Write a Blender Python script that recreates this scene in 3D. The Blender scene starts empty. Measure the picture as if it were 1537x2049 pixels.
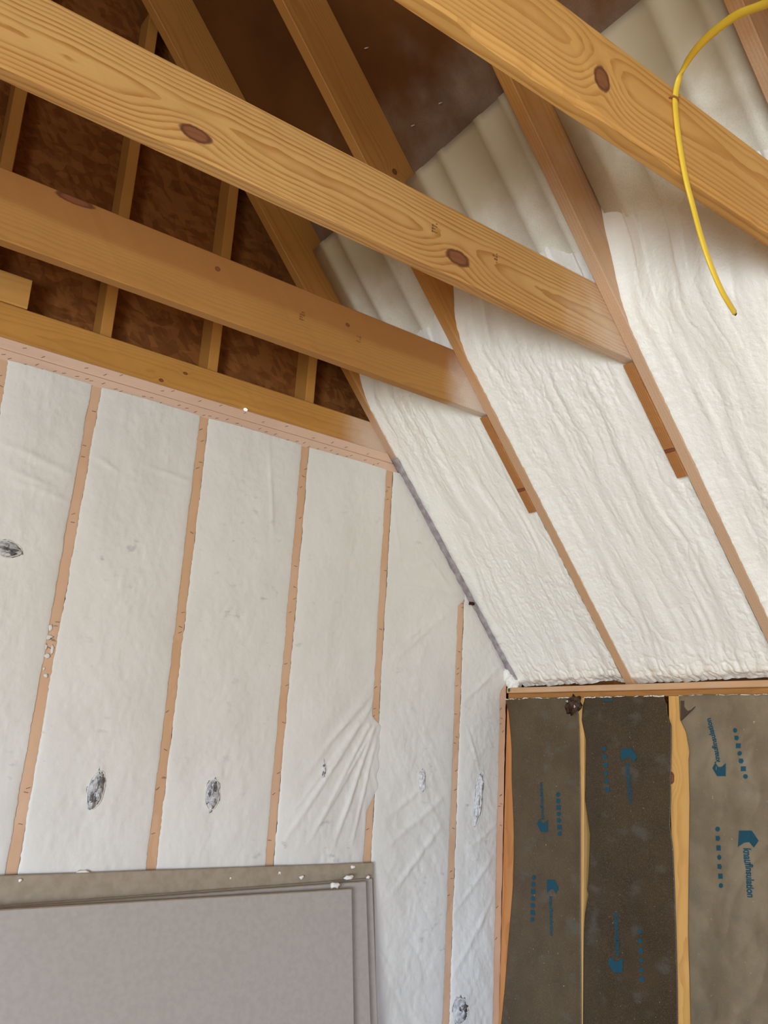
import bpy, bmesh, math, random
import numpy as np
from mathutils import Vector, Matrix

random.seed(7)
rng = np.random.RandomState(7)
SC = bpy.context.scene
COL = SC.collection

# ------------------------------------------------------------------ camera
F, YAW, PITCH, ROLL = 1825.64, 0.62862, 0.26249, 0.06342
CAM = Vector((-2.63602, -2.70578, -0.30182))
FW = Vector((math.sin(YAW)*math.cos(PITCH), math.cos(YAW)*math.cos(PITCH), math.sin(PITCH)))
RT0 = Vector((math.cos(YAW), -math.sin(YAW), 0)); UP0 = RT0.cross(FW)
RT = RT0*math.cos(ROLL) + UP0*math.sin(ROLL); UP = RT.cross(FW)
cam_data = bpy.data.cameras.new('camera'); cam = bpy.data.objects.new('camera', cam_data); COL.objects.link(cam)
cam_data.sensor_fit = 'VERTICAL'; cam_data.sensor_height = 36.0; cam_data.lens = 36.0*F/2049.0
cam_data.clip_start = 0.02
cam.matrix_world = Matrix(((RT.x, UP.x, -FW.x, CAM.x), (RT.y, UP.y, -FW.y, CAM.y), (RT.z, UP.z, -FW.z, CAM.z), (0, 0, 0, 1)))
SC.camera = cam

# ------------------------------------------------------------------ world, light, exposure
SC.view_settings.view_transform = 'Standard'; SC.view_settings.look = 'None'
SC.view_settings.gamma = 1.0; SC.view_settings.use_curve_mapping = False
SC.view_settings.exposure = 0.0
SC.cycles.max_bounces = 7; SC.cycles.diffuse_bounces = 5; SC.cycles.glossy_bounces = 2
SC.cycles.transmission_bounces = 2; SC.cycles.transparent_max_bounces = 4
SC.cycles.caustics_reflective = False; SC.cycles.caustics_refractive = False
SC.cycles.sample_clamp_indirect = 6.0
SC.cycles.use_denoising = True
W = bpy.data.worlds.new('world'); SC.world = W; W.use_nodes = True
W.node_tree.nodes['Background'].inputs[0].default_value = (0.75, 0.87, 1.0, 1)
W.node_tree.nodes['Background'].inputs[1].default_value = 1.0

def area(name, loc, target, sx, sy, power, color):
    l = bpy.data.lights.new(name, 'AREA'); l.shape = 'RECTANGLE'; l.size = sx; l.size_y = sy
    l.energy = power; l.color = color
    o = bpy.data.objects.new(name, l); COL.objects.link(o); o.location = loc
    o.rotation_euler = (Vector(target)-Vector(loc)).to_track_quat('-Z', 'Y').to_euler()
    return o
# daylight entering by the two window openings behind the camera
area('window_daylight', (-4.45, -5.78, -0.60), (-3.3, 0, -0.45), 1.30, 1.15, 38, (0.97, 0.96, 1.0))
area('window_daylight', (-5.10, -4.25, -0.72), (0, -2.6, -0.45), 1.45, 1.10, 210, (0.85, 0.94, 1.0))

sl = bpy.data.lights.new('low_sky', 'SUN'); sl.energy = 1.6; sl.color = (0.37, 0.59, 1.0); sl.angle = math.radians(13)
so = bpy.data.objects.new('low_sky', sl); COL.objects.link(so)
so.rotation_euler = Vector((0.60, 0.80, -0.070)).to_track_quat('-Z', 'Y').to_euler()   # bluish low sky seen through the far window
# ------------------------------------------------------------------ place geometry helpers
M_, X0 = 1.16022, 0.05817                    # roof pitch; rafter underside meets z = 0 at X0
NL = math.hypot(M_, 1); NV = Vector((M_/NL, 0, 1/NL)); SV = Vector((-1/NL, 0, M_/NL))   # outward normal, up-slope
R_YS = [0.0148, -0.5514, -1.1610, -1.7706, -2.3802, -2.9898, -3.5994, -4.2090, -4.8186]   # far arris of each rafter
TH = 0.038; RD = 0.184
def ray(px, py): return FW + RT*((px-768.5)/F) - UP*((py-1024.5)/F)
def gy(px, py, y=0.0):
    v = ray(px, py); return CAM + v*((y-CAM.y)/v.y)
def kx(px, py, x=0.0):
    v = ray(px, py); return CAM + v*((x-CAM.x)/v.x)
def rf(px, py, n=0.0):
    v = ray(px, py); return CAM + v*((n-NV.dot(CAM-Vector((X0, 0, 0))))/NV.dot(v))
def roofp(z, y, n): return Vector((X0-z/M_, y, z)) + NV*n

# ------------------------------------------------------------------ numpy noise
def _h(a, b, s):
    v = np.sin(a*127.1+b*311.7+s*74.7)*43758.5453
    return v-np.floor(v)
def vn(x, y, s=0):
    x = np.asarray(x, float); y = np.asarray(y, float)
    xi = np.floor(x); yi = np.floor(y); fx = x-xi; fy = y-yi
    fx = fx*fx*fx*(fx*(fx*6-15)+10); fy = fy*fy*fy*(fy*(fy*6-15)+10)
    a = _h(xi, yi, s); b = _h(xi+1, yi, s); c = _h(xi, yi+1, s); d = _h(xi+1, yi+1, s)
    return (a+(b-a)*fx)+((c+(d-c)*fx)-(a+(b-a)*fx))*fy - 0.5
def fbm(x, y, s=0, o=4):
    r = 0; a = 1.0; f = 1.0
    for i in range(o):
        r = r+a*vn(x*f+i*17.3, y*f-i*9.1, s+i); a *= 0.5; f *= 2.03
    return r
def sstep(a, b, x):
    t = np.clip((x-a)/(b-a), 0, 1); return t*t*(3-2*t)

# ------------------------------------------------------------------ object helpers
def obj(name, me, mat, parent=None, smooth=False):
    o = bpy.data.objects.new(name, me); COL.objects.link(o)
    if mat: me.materials.append(mat)
    if smooth:
        me.polygons.foreach_set('use_smooth', [True]*len(me.polygons))
    if parent: o.parent = parent
    return o
def tag(o, label, cat, group=None, kind=None):
    o['label'] = label; o['category'] = cat
    if group: o['group'] = group
    if kind: o['kind'] = kind
    return o
def struct(o): o['kind'] = 'structure'; return o
def mesh(name, v, f):
    me = bpy.data.meshes.new(name); me.from_pydata([tuple(p) for p in v], [], f); me.update(); return me
def grid_mesh(name, P):
    """P: (rows, cols, 3) array"""
    R, Cn, _ = P.shape
    i = np.arange(R*Cn).reshape(R, Cn)
    q = np.stack([i[:-1, :-1], i[:-1, 1:], i[1:, 1:], i[1:, :-1]], -1).reshape(-1, 4)
    me = bpy.data.meshes.new(name)
    me.vertices.add(R*Cn); me.vertices.foreach_set('co', P.reshape(-1).astype(np.float32))
    me.loops.add(q.size); me.loops.foreach_set('vertex_index', q.reshape(-1).astype(np.int32))
    me.polygons.add(len(q)); me.polygons.foreach_set('loop_start', (np.arange(len(q))*4).astype(np.int32))
    me.update(calc_edges=True); me.validate(); return me
def thicken(o, t):
    m = o.modifiers.new('solid', 'SOLIDIFY'); m.thickness = t; m.offset = 0; return o

def board(name, origin, ex, ey, ez, L, T, D, mat, parent=None, e0=0.0, e1=0.0, ch=0.0025, n=24, wane=None, rough=0.0006, seed=0):
    """sawn board: local x = length, y = thickness, z = depth; e0/e1 shear the ends; wane(x) = chamfer at the (y0,z0) arris"""
    vs = []; fs = []
    for i in range(n+1):
        t = i/n
        wc = wane(t*L) if wane else ch
        ring = [(wc, 0), (T-ch, 0), (T, ch), (T, D-ch), (T-ch, D), (ch, D), (0, D-ch), (0, wc*1.2 if wane else ch)]
        for k, (y, z) in enumerate(ring):
            xs = e0*z + t*(L + e1*z - e0*z)
            j = rough*(random.random()-.5) if 0 < i < n else 0
            vs.append((xs, y+j, z+j))
    for i in range(n):
        for k in range(8):
            a = i*8+k; b = i*8+(k+1) % 8
            fs.append((a, a+8, b+8, b))
    fs.append(tuple(range(8))); fs.append(tuple(n*8+k for k in range(7, -1, -1)))
    me = mesh(name, vs, fs)
    bm = bmesh.new(); bm.from_mesh(me); bmesh.ops.recalc_face_normals(bm, faces=bm.faces); bm.to_mesh(me); bm.free()
    o = obj(name, me, mat, parent)
    ex = Vector(ex).normalized(); ey = Vector(ey).normalized(); ez = Vector(ez).normalized()
    o.matrix_world = Matrix(((ex.x, ey.x, ez.x, origin[0]), (ex.y, ey.y, ez.y, origin[1]), (ex.z, ey.z, ez.z, origin[2]), (0, 0, 0, 1)))
    return o
def tube(name, pts, r, mat, parent=None, seg=10, flat=1.0, caps=True):
    pts = [Vector(p) for p in pts]; vs = []; fs = []
    for i, p in enumerate(pts):
        d = (pts[min(i+1, len(pts)-1)]-pts[max(i-1, 0)]).normalized()
        a = d.cross(Vector((0, 1, 0))).normalized(); b = d.cross(a).normalized()
        for k in range(seg):
            t = 2*math.pi*k/seg; vs.append(p+a*(r*math.cos(t))+b*(r*flat*math.sin(t)))
    for i in range(len(pts)-1):
        for k in range(seg):
            fs.append((i*seg+k, i*seg+(k+1) % seg, (i+1)*seg+(k+1) % seg, (i+1)*seg+k))
    fs.append(tuple(range(seg-1, -1, -1))); fs.append(tuple((len(pts)-1)*seg+k for k in range(seg)))
    return obj(name, mesh(name, vs, fs), mat, parent, True)
def spline(pts, n=10):
    pts = [Vector(p) for p in pts]; out = []
    for i in range(len(pts)-1):
        p0 = pts[max(i-1, 0)]; p1 = pts[i]; p2 = pts[i+1]; p3 = pts[min(i+2, len(pts)-1)]
        for k in range(n):
            t = k/n
            out.append(0.5*((2*p1)+(p2-p0)*t+(2*p0-5*p1+4*p2-p3)*t*t+(3*p1-p0-3*p2+p3)*t**3))
    out.append(pts[-1]); return out
def blob(name, c, r, mat, parent=None, seed=0, amp=0.35, sub=2, flat=(1, 1, 1), freq=2.2):
    bm = bmesh.new(); bmesh.ops.create_icosphere(bm, subdivisions=sub, radius=1)
    for v in bm.verts:
        p = v.co; k = 1+amp*2*float(fbm(p.x*freq+seed*3.1, p.y*freq+p.z*freq*1.7, seed, 3))
        v.co = Vector((p.x*k*r*flat[0], p.y*k*r*flat[1], p.z*k*r*flat[2]))
    me = bpy.data.meshes.new(name); bm.to_mesh(me); bm.free()
    o = obj(name, me, mat, parent, True); o.location = c; return o

# ------------------------------------------------------------------ material helpers
class V:
    """tiny expression wrapper around math nodes"""
    def __init__(s, nt, sock): s.nt = nt; s.s = sock
    def _op(s, op, *a, clamp=False):
        n = s.nt.nodes.new('ShaderNodeMath'); n.operation = op; n.use_clamp = clamp
        for i, q in enumerate((s,)+a):
            if isinstance(q, V): s.nt.links.new(q.s, n.inputs[i])
            else: n.inputs[i].default_value = q
        return V(s.nt, n.outputs[0])
    def __add__(s, o): return s._op('ADD', o)
    __radd__ = __add__
    def __mul__(s, o): return s._op('MULTIPLY', o)
    __rmul__ = __mul__
    def __sub__(s, o): return s._op('SUBTRACT', o)
    def __rsub__(s, o): return (s*-1.0)+o
    def __truediv__(s, o): return s._op('DIVIDE', o)
    def sin(s): return s._op('SINE')
    def exp(s): return s._op('EXPONENT')
    def sqrt(s): return s._op('SQRT')
    def pw(s, e): return s._op('POWER', e)
    def clamp(s): return s._op('ADD', 0.0, clamp=True)
    def step(s, a, b):
        n = s.nt.nodes.new('ShaderNodeMapRange'); n.interpolation_type = 'SMOOTHSTEP'
        s.nt.links.new(s.s, n.inputs[0]); n.inputs[1].default_value = a; n.inputs[2].default_value = b
        if a > b:
            n.inputs[1].default_value = b; n.inputs[2].default_value = a; n.inputs[3].default_value = 1; n.inputs[4].default_value = 0
        return V(s.nt, n.outputs[0])
def srgb(r, g, b):
    f = lambda c: (c/255/12.92 if c/255 <= 0.04045 else ((c/255+0.055)/1.055)**2.4)
    return (f(r), f(g), f(b), 1)
class Mat:
    def __init__(s, name, rough=0.6, spec=0.3):
        s.m = bpy.data.materials.new(name); s.m.use_nodes = True; s.nt = s.m.node_tree
        s.b = s.nt.nodes['Principled BSDF']; s.b.inputs['Roughness'].default_value = rough
        s.b.inputs['Specular IOR Level'].default_value = spec
        tc = s.nt.nodes.new('ShaderNodeTexCoord'); s.oc = tc.outputs['Object']
        sp = s.nt.nodes.new('ShaderNodeSeparateXYZ'); s.nt.links.new(s.oc, sp.inputs[0])
        s.x, s.y, s.z = (V(s.nt, sp.outputs[i]) for i in range(3))
    def vec(s, x, y, z):
        n = s.nt.nodes.new('ShaderNodeCombineXYZ')
        for i, q in enumerate((x, y, z)):
            if isinstance(q, V): s.nt.links.new(q.s, n.inputs[i])
            else: n.inputs[i].default_value = q
        return n.outputs[0]
    def noise(s, vec, scale, detail=3, rough=0.5, dist=0.0):
        n = s.nt.nodes.new('ShaderNodeTexNoise'); s.nt.links.new(vec, n.inputs['Vector'])
        n.inputs['Scale'].default_value = scale; n.inputs['Detail'].default_value = detail
        n.inputs['Roughness'].default_value = rough; n.inputs['Distortion'].default_value = dist
        return V(s.nt, n.outputs[0])
    def voro(s, vec, scale, out='Color'):
        n = s.nt.nodes.new('ShaderNodeTexVoronoi'); s.nt.links.new(vec, n.inputs['Vector']); n.inputs['Scale'].default_value = scale
        return n.outputs[out]
    def mix(s, fac, a, b):
        n = s.nt.nodes.new('ShaderNodeMix'); n.data_type = 'RGBA'
        if isinstance(fac, V): s.nt.links.new(fac.s, n.inputs[0])
        else: n.inputs[0].default_value = fac
        for i, q in ((6, a), (7, b)):
            if isinstance(q, tuple): n.inputs[i].default_value = q
            else: s.nt.links.new(q, n.inputs[i])
        return n.outputs[2]
    def color(s, c):
        if isinstance(c, tuple): s.b.inputs['Base Color'].default_value = c
        else: s.nt.links.new(c, s.b.inputs['Base Color'])
    def bump(s, h, strength=0.3, dist=0.002):
        n = s.nt.nodes.new('ShaderNodeBump'); n.inputs['Strength'].default_value = strength; n.inputs['Distance'].default_value = dist
        s.nt.links.new(h.s, n.inputs['Height']); s.nt.links.new(n.outputs[0], s.b.inputs['Normal'])

def pine(name, light, dark, pith=(-0.05, 0.09), spacing=0.0055, knots=(), tone=None, spray=None, pink=None, wob=0.035, contrast=0.75, off=0.0, gain=(.84, .76, .62)):
    """flat-sawn pine. pith=(y,z) ring centre in board coordinates; knots=(x,z,rx,rz); tone=(z_edge,color) heartwood band; spray=(x_from,x_to) white overspray"""
    if not pink and gain:
        light = tuple(light[i]*gain[i] for i in range(3))+(1,); dark = tuple(dark[i]*gain[i] for i in range(3))+(1,)
    m = Mat(name, 0.62, 0.25)
    lx = m.x*0.9+off
    w1 = m.noise(m.vec(lx, off+0.3, 0.0), 1.3, 2)-0.5
    w2 = m.noise(m.vec(lx, off+7.1, 3.0), 1.1, 2)-0.5
    dy = m.y-pith[0]+w1*wob
    dz = m.z-pith[1]+w2*wob*1.6
    r = (dy*dy+dz*dz).sqrt()
    r = r+(m.noise(m.vec(m.x*2.5, m.y*14, m.z*14), 3.0, 3)-0.5)*0.006
    kd = None; kring = None
    for (kx_, kz, rx, rz) in knots:
        ex_ = (m.x-kx_)/rx; ez_ = (m.z-kz)/rz
        e2 = ex_*ex_+ez_*ez_
        r = r+((e2*-0.16).exp())*(rz*1.5)
        e = e2.sqrt()+(m.noise(m.oc, 60, 2)-0.5)*0.35
        a = e.step(1.1, 0.85); b = e.step(1.15, 0.95)-e.step(0.85, 0.6)
        kd = a if kd is None else kd._op('MAXIMUM', a)
        kring = b if kring is None else kring._op('MAXIMUM', b)
    ph = r/spacing
    fr = ph-ph._op('FLOOR')
    late = fr.step(0.35, 0.93)*fr.step(1.0, 0.94)
    late = late*(m.noise(m.vec(m.x*0.8, m.y*10, m.z*10), 4, 2).step(0.25, 0.7)*0.6+0.4)
    fib = m.noise(m.vec(m.x*6, m.y*420, m.z*420), 1.0, 3)
    c = m.mix(late*contrast, light, dark)
    if tone:
        ze, tc_ = tone
        hw = (m.z+(m.noise(m.vec(lx, 5.0, 1.0), 1.6, 2)-0.5)*0.05).step(ze-0.012, ze+0.012)
        c = m.mix(hw*0.75, c, tc_)
    c = m.mix((m.noise(m.vec(lx, off, m.z*3), 2.0, 2)).step(0.35, 0.75)*0.3, c, dark)
    c = m.mix((fib-0.35)*0.35, c, dark)
    if kd is not None:
        c = m.mix(kd*0.85, c, srgb(118, 66, 44)); c = m.mix(kring.clamp()*0.6, c, srgb(78, 40, 28))
    if pink: c = m.mix((m.noise(m.oc, 6, 3)).step(0.3, 0.7)*0.35+pink, c, srgb(222, 190, 166))
    if spray:
        xf, xt, mx = spray
        g = (m.x+(m.noise(m.vec(m.x*9, m.y*20, m.z*9), 1.0, 3)-0.5)*abs(xt-xf)*0.8).step(xf, xt)
        sp = m.noise(m.oc, 380, 2).step(0.2, 0.75)*0.5+0.5
        c = m.mix(g*sp*mx, c, srgb(226, 216, 206))
    m.color(c); m.bump(late*0.4+fib*0.5, 0.25, 0.0012)
    return m.m

def film_mat(name):
    m = Mat(name, 0.5, 0.35)
    n = m.noise(m.vec(m.x, m.y, m.z*0.8), 3.2, 5, 0.55)
    spot = m.noise(m.vec(m.x*1.2, m.y, m.z*2.0), 14, 4, 0.6).step(0.60, 0.74)*m.noise(m.oc, 2.2, 2).step(0.45, 0.65)
    c = m.mix(n.step(0.35, 0.75)*0.5, srgb(226, 224, 217), srgb(212, 209, 201))
    c = m.mix(spot*0.5, c, srgb(150, 150, 152))
    m.color(c); m.bump(m.noise(m.oc, 45, 4)*1.0+m.noise(m.oc, 260, 2)*0.15, 0.35, 0.004)
    return m.m
def foam_mat(name):
    m = Mat(name, 0.4, 0.4)
    n = m.noise(m.oc, 5, 3)
    m.color(m.mix(n.step(0.35, 0.7)*0.5, srgb(251, 251, 245), srgb(249, 248, 239)))
    m.bump(m.noise(m.oc, 90, 4, 0.6), 0.55, 0.006)
    return m.m
def plain(name, c, rough=0.6, spec=0.3, var=None, scale=20, bump=0.0):
    m = Mat(name, rough, spec)
    m.color(m.mix(m.noise(m.oc, scale, 4).step(0.3, 0.7), c, var) if var else c)
    if bump: m.bump(m.noise(m.oc, scale*4, 3), bump, 0.002)
    return m.m
def osb(name, a, b, d):
    m = Mat(name, 0.7, 0.2)
    w = m.noise(m.oc, 9, 3); w2 = m.noise(m.vec(m.x+5.0, m.y, m.z), 9, 3)
    sep = m.nt.nodes.new('ShaderNodeSeparateColor'); m.nt.links.new(m.voro(m.vec((m.x+w*0.04)*15, m.y*8, (m.z+w2*0.06)*48), 1.0), sep.inputs[0])
    sep2 = m.nt.nodes.new('ShaderNodeSeparateColor'); m.nt.links.new(m.voro(m.vec((m.x*0.8+m.z*0.6+w2*0.03)*52, m.y*8, (m.z*0.8-m.x*0.6+w*0.03)*20), 1.0), sep2.inputs[0])
    v1 = V(m.nt, sep.outputs[0]); v2 = V(m.nt, sep2.outputs[1])
    t = v1*0.5+v2*0.5
    c = m.mix(t.step(0.15, 0.85), a, b)
    c = m.mix(m.noise(m.oc, 16, 4, 0.65).step(0.55, 0.75)*0.55, c, d)
    m.color(c); m.bump(t, 0.3, 0.002); return m.m

FILM = film_mat('white_netting'); FOAM = foam_mat('spray_foam')
OSB = osb('osb_board', srgb(146, 92, 44), srgb(116, 68, 30), srgb(78, 44, 18))
SUBFLOOR = osb('subfloor_board', srgb(202, 176, 132), srgb(184, 152, 106), srgb(150, 118, 78))
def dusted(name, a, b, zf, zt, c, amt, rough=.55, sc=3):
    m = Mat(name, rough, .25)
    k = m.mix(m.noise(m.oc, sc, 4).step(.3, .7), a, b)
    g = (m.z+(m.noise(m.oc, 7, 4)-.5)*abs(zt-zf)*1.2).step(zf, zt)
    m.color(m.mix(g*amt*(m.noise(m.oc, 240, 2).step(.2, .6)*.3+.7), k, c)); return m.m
DECK = dusted('roof_deck_ply', srgb(112, 70, 30), srgb(94, 56, 22), 1.85, 1.45, srgb(190, 172, 152), .5, .75)
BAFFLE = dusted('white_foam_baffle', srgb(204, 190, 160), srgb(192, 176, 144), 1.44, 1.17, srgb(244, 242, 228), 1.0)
PAPER_FACE = plain('grey_wallboard_paper', srgb(176, 168, 160), 0.75, 0.15, srgb(170, 162, 154), 60)
PAPER_BACK = plain('brown_wallboard_paper', srgb(166, 152, 132), 0.8, 0.1, srgb(154, 140, 120), 40)
GREYFILM = plain('creased_grey_film', srgb(176, 168, 172), 0.4, 0.4, srgb(140, 132, 136), 40)
FLUFF = plain('grey_loose_fibre', srgb(216, 216, 213), 0.95, 0.05, srgb(168, 168, 170), 60, 1.0)
DARKFLUFF = plain('dark_loose_fibre', srgb(150, 148, 148), 0.95, 0.05, srgb(96, 92, 94), 60, 1.0)
WHITEFLUFF = plain('white_loose_fibre', srgb(238, 238, 236), 0.95, 0.05, srgb(205, 205, 205), 120, 1.0)
INK = plain('blue_ink', srgb(34, 78, 94), 0.7, 0.2)
FAINTINK = plain('worn_ink', srgb(92, 96, 92), 0.8, 0.1)
STAMP = plain('grey_stamp_ink', srgb(122, 88, 52), 0.8, 0.1)
STEEL = plain('galvanised_steel', srgb(120, 100, 84), 0.4, 0.5)
NAILM = plain('shiny_nail', srgb(220, 220, 220), 0.25, 0.8)
YELLOW = plain('yellow_cable_jacket', srgb(228, 194, 62), 0.4, 0.4)
COPPER = plain('cut_cable_end', srgb(90, 62, 40), 0.5, 0.4)
TAN, DK = srgb(222, 176, 112), srgb(176, 122, 62)

# ------------------------------------------------------------------ setting
def boxes(name, bs, mat):
    v = []; f = []
    for (a, b) in bs:
        i = len(v)
        for x in (a[0], b[0]):
            for y in (a[1], b[1]):
                for z in (a[2], b[2]): v.append((x, y, z))
        f += [tuple(i+k for k in q) for q in ((0, 1, 3, 2), (4, 6, 7, 5), (0, 4, 5, 1), (2, 3, 7, 6), (0, 2, 6, 4), (1, 5, 7, 3))]
    return struct(obj(name, mesh(name, v, f), mat))
FZ = -1.93; LX = -5.2; BY = -5.9; RX = -2.60; RZ = (X0-RX)*M_
boxes('floor', [((LX-.2, BY-.15, FZ-.05), (0.25, 0.25, FZ))], SUBFLOOR)
# gable sheathing behind the studs
gp = [(0.2, FZ), (0.2, 0.35), (RX, RZ+.5), (LX-.2, 0.35), (LX-.2, FZ)]
v = [(x, 0.145, z) for x, z in gp]+[(x, 0.16, z) for x, z in gp]
struct(obj('wall_back', mesh('wall_back', v, [(0, 1, 2, 3, 4), (9, 8, 7, 6, 5)]+[(i, i+5, (i+1) % 5+5, (i+1) % 5) for i in range(5)]), OSB))
boxes('wall_right', [((0.12, BY, FZ), (0.135, 0.145, 0.2))], OSB)
boxes('wall_left', [((LX-.06, BY, FZ), (LX, 0.145, -1.30)), ((LX-.06, BY, -.14), (LX, 0.145, 0.1)), ((LX-.06, BY, -1.30), (LX, -5.0, -.14)), ((LX-.06, -3.5, -1.30), (LX, 0.145, -.14))], plain('left_wall_kraft', srgb(124, 108, 86), 0.6, 0.2))
# far end wall behind the camera, with a window opening
ZB, ZT = -1.28, 0.08
boxes('wall_front', [((LX, BY, FZ), (0.12, BY+.1, ZB)), ((LX, BY, ZT), (0.12, BY+.1, 3.3)), ((LX, BY, ZB), (-5.15, BY+.1, ZT)),
                     ((-3.75, BY, ZB), (0.12, BY+.1, ZT))], plain('end_wall_film', srgb(226, 222, 214), 0.6, 0.2))
# roof deck: right slope and its mirror on the left
def deckslab(name, flip):
    q = [roofp(-0.25, 0.145, RD), roofp(-0.25, BY, RD), roofp(RZ+.3, BY, RD), roofp(RZ+.3, 0.145, RD)]
    q += [p+NV*0.015 for p in q]
    if flip: q = [Vector((2*RX-p.x, p.y, p.z)) for p in q]
    return struct(obj(name, mesh(name, q, [(0, 1, 2, 3), (7, 6, 5, 4), (0, 4, 5, 1), (1, 5, 6, 2), (2, 6, 7, 3), (3, 7, 4, 0)]), DECK))
deckslab('ceiling', False); deckslab('ceiling_left', True)

# ------------------------------------------------------------------ gable wall: plates, studs, netting
PLATE_T, PLATE_B = 0.8335, 0.762
STUDM = [pine('netted_stud_%s' % k, srgb(214, 174, 138), srgb(194, 150, 112), (-0.2, 0.02), 0.009, (), pink=p, contrast=0.45, off=o, gain=None) for k, p, o in
         (('a', 0.12, 1.0), ('b', 0.0, 4.0), ('c', 0.05, 8.0))]
PLATEM = pine('netted_plate', srgb(226, 192, 166), srgb(206, 164, 134), (-0.2, 0.02), 0.008, (), pink=0.3, contrast=0.4, off=12)
xr = lambda z: X0-z/M_
pm = (PLATE_T+PLATE_B)/2
o = board('top_plate', (-4.9, 0.0, pm+.0004), (1, 0, 0), (0, 1, 0), (0, 0, 1), 4.9+xr(pm)-.012, 0.089, PLATE_T-pm-.0008, PLATEM, e1=-1/M_)
tag(o, 'upper of two pinkish netted plates capping the white gable wall', 'plate'); top_plate = o
o = board('top_plate', (-4.9, 0.0006, PLATE_B), (1, 0, 0), (0, 1, 0), (0, 0, 1), 4.9+xr(PLATE_B)-.012, 0.089, pm-PLATE_B-.0004, PLATEM, e1=-1/M_)
tag(o, 'lower of two pinkish netted plates, on the stud tops of the white wall', 'plate'); low_plate = o

STAPLE = None
def staple(parent, p, ang):
    global STAPLE
    if STAPLE is None:
        w = 0.0055; t = 0.0007
        bm = bmesh.new()
        for (a, b) in (((-w, -t, -t), (w, t, t)), ((-w, -t, -t), (-w+2*t, 4*t, t)), ((w-2*t, -t, -t), (w, 4*t, t))):
            r = bmesh.ops.create_cube(bm, size=1)
            for q in r['verts']:
                q.co = Vector(((a[i]+b[i])/2+(b[i]-a[i])*q.co[i] for i in range(3)))
        STAPLE = bpy.data.meshes.new('staple'); bm.to_mesh(STAPLE); bm.free(); STAPLE.materials.append(STEEL)
    o = bpy.data.objects.new('staple', STAPLE); COL.objects.link(o)
    o.parent = parent; o.matrix_parent_inverse = parent.matrix_world.inverted()
    o.location = p; o.rotation_euler = (0, ang, 0)

SW = 0.038
def lower_stud(pt, pb, mat, label, w=SW, ztop=PLATE_B, e1=0.0, nst=14):
    a = gy(*pt); b = gy(*pb); d = (a-b).normalized()          # centre line on the wall plane
    zb = FZ+.002; bb = b+d*((zb-b.z)/d.z)
    L = (ztop-zb)/d.z
    ey = Vector((0, 1, 0)); ez = d.cross(ey)                   # local z runs across the stud's face
    o = board('wall_stud', bb-ez*(w/2)+Vector((0, .0004, 0)), d, ey, ez, L, 0.089, w, mat, e1=e1, rough=0.0018, n=60)
    tag(o, label, 'stud')
    bpy.context.view_layer.update()
    for i in range(nst):
        t = random.uniform(0.50, 0.985) if i else 0.97
        p = bb+d*(L*t)+ez*random.uniform(-.009, .009)
        staple(o, (p.x, -.0012, p.z), random.uniform(-.8, .4))
    return (bb, d)
S_ = []
S_.append(lower_stud((2, 742), (-130, 1560), STUDM[0], 'netted wall stud cut off by the left edge, under the plate', nst=3))
S_.append(lower_stud((193, 772), (22.5, 1746), STUDM[0], 'brownest and widest netted wall stud, with white flecks halfway up'))
S_.append(lower_stud((408, 843), (303, 1726), STUDM[1], 'netted wall stud between the two torn grey patches above the wallboard stack'))
S_.append(lower_stud((611, 898), (538.6, 1726), STUDM[2], 'narrow netted wall stud left of the long drape folds'))
zD = 0.745
S_.append(lower_stud((779.5, 943), (740, 1621), STUDM[2], 'netted wall stud running from the plate end to behind the corner of the wallboard stack', ztop=PLATE_B, nst=10))
zE = 0.36
S_.append(lower_stud((922, 1209), (892, 2037), STUDM[0], 'short netted wall stud starting at the horizontal film crease near the corner', ztop=zE, e1=-M_, nst=16))
S_.append(lower_stud((1004, 1440), (991, 2037), STUDM[0], 'pink netted corner stud where the white wall meets the brown paper wall', w=0.046, ztop=0.05, nst=12))
for i in range(46):
    x = -2.1+i*0.031+random.uniform(-.01, .01)
    staple(low_plate, (x, -.0004, PLATE_B+random.uniform(.004, .02)), random.uniform(-.7, -.2))
for i in range(16):
    x = -2.05+i*0.085+random.uniform(-.03, .03)
    staple(top_plate, (x, -.0014, pm+random.uniform(.006, .03)), random.uniform(-.7, -.2))

def stud_x(k, z):
    bb, d = S_[k]; return bb.x+d.x*(z-bb.z)/d.z
def wpt(px, py): p = gy(px, py); return p.x, p.z

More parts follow.
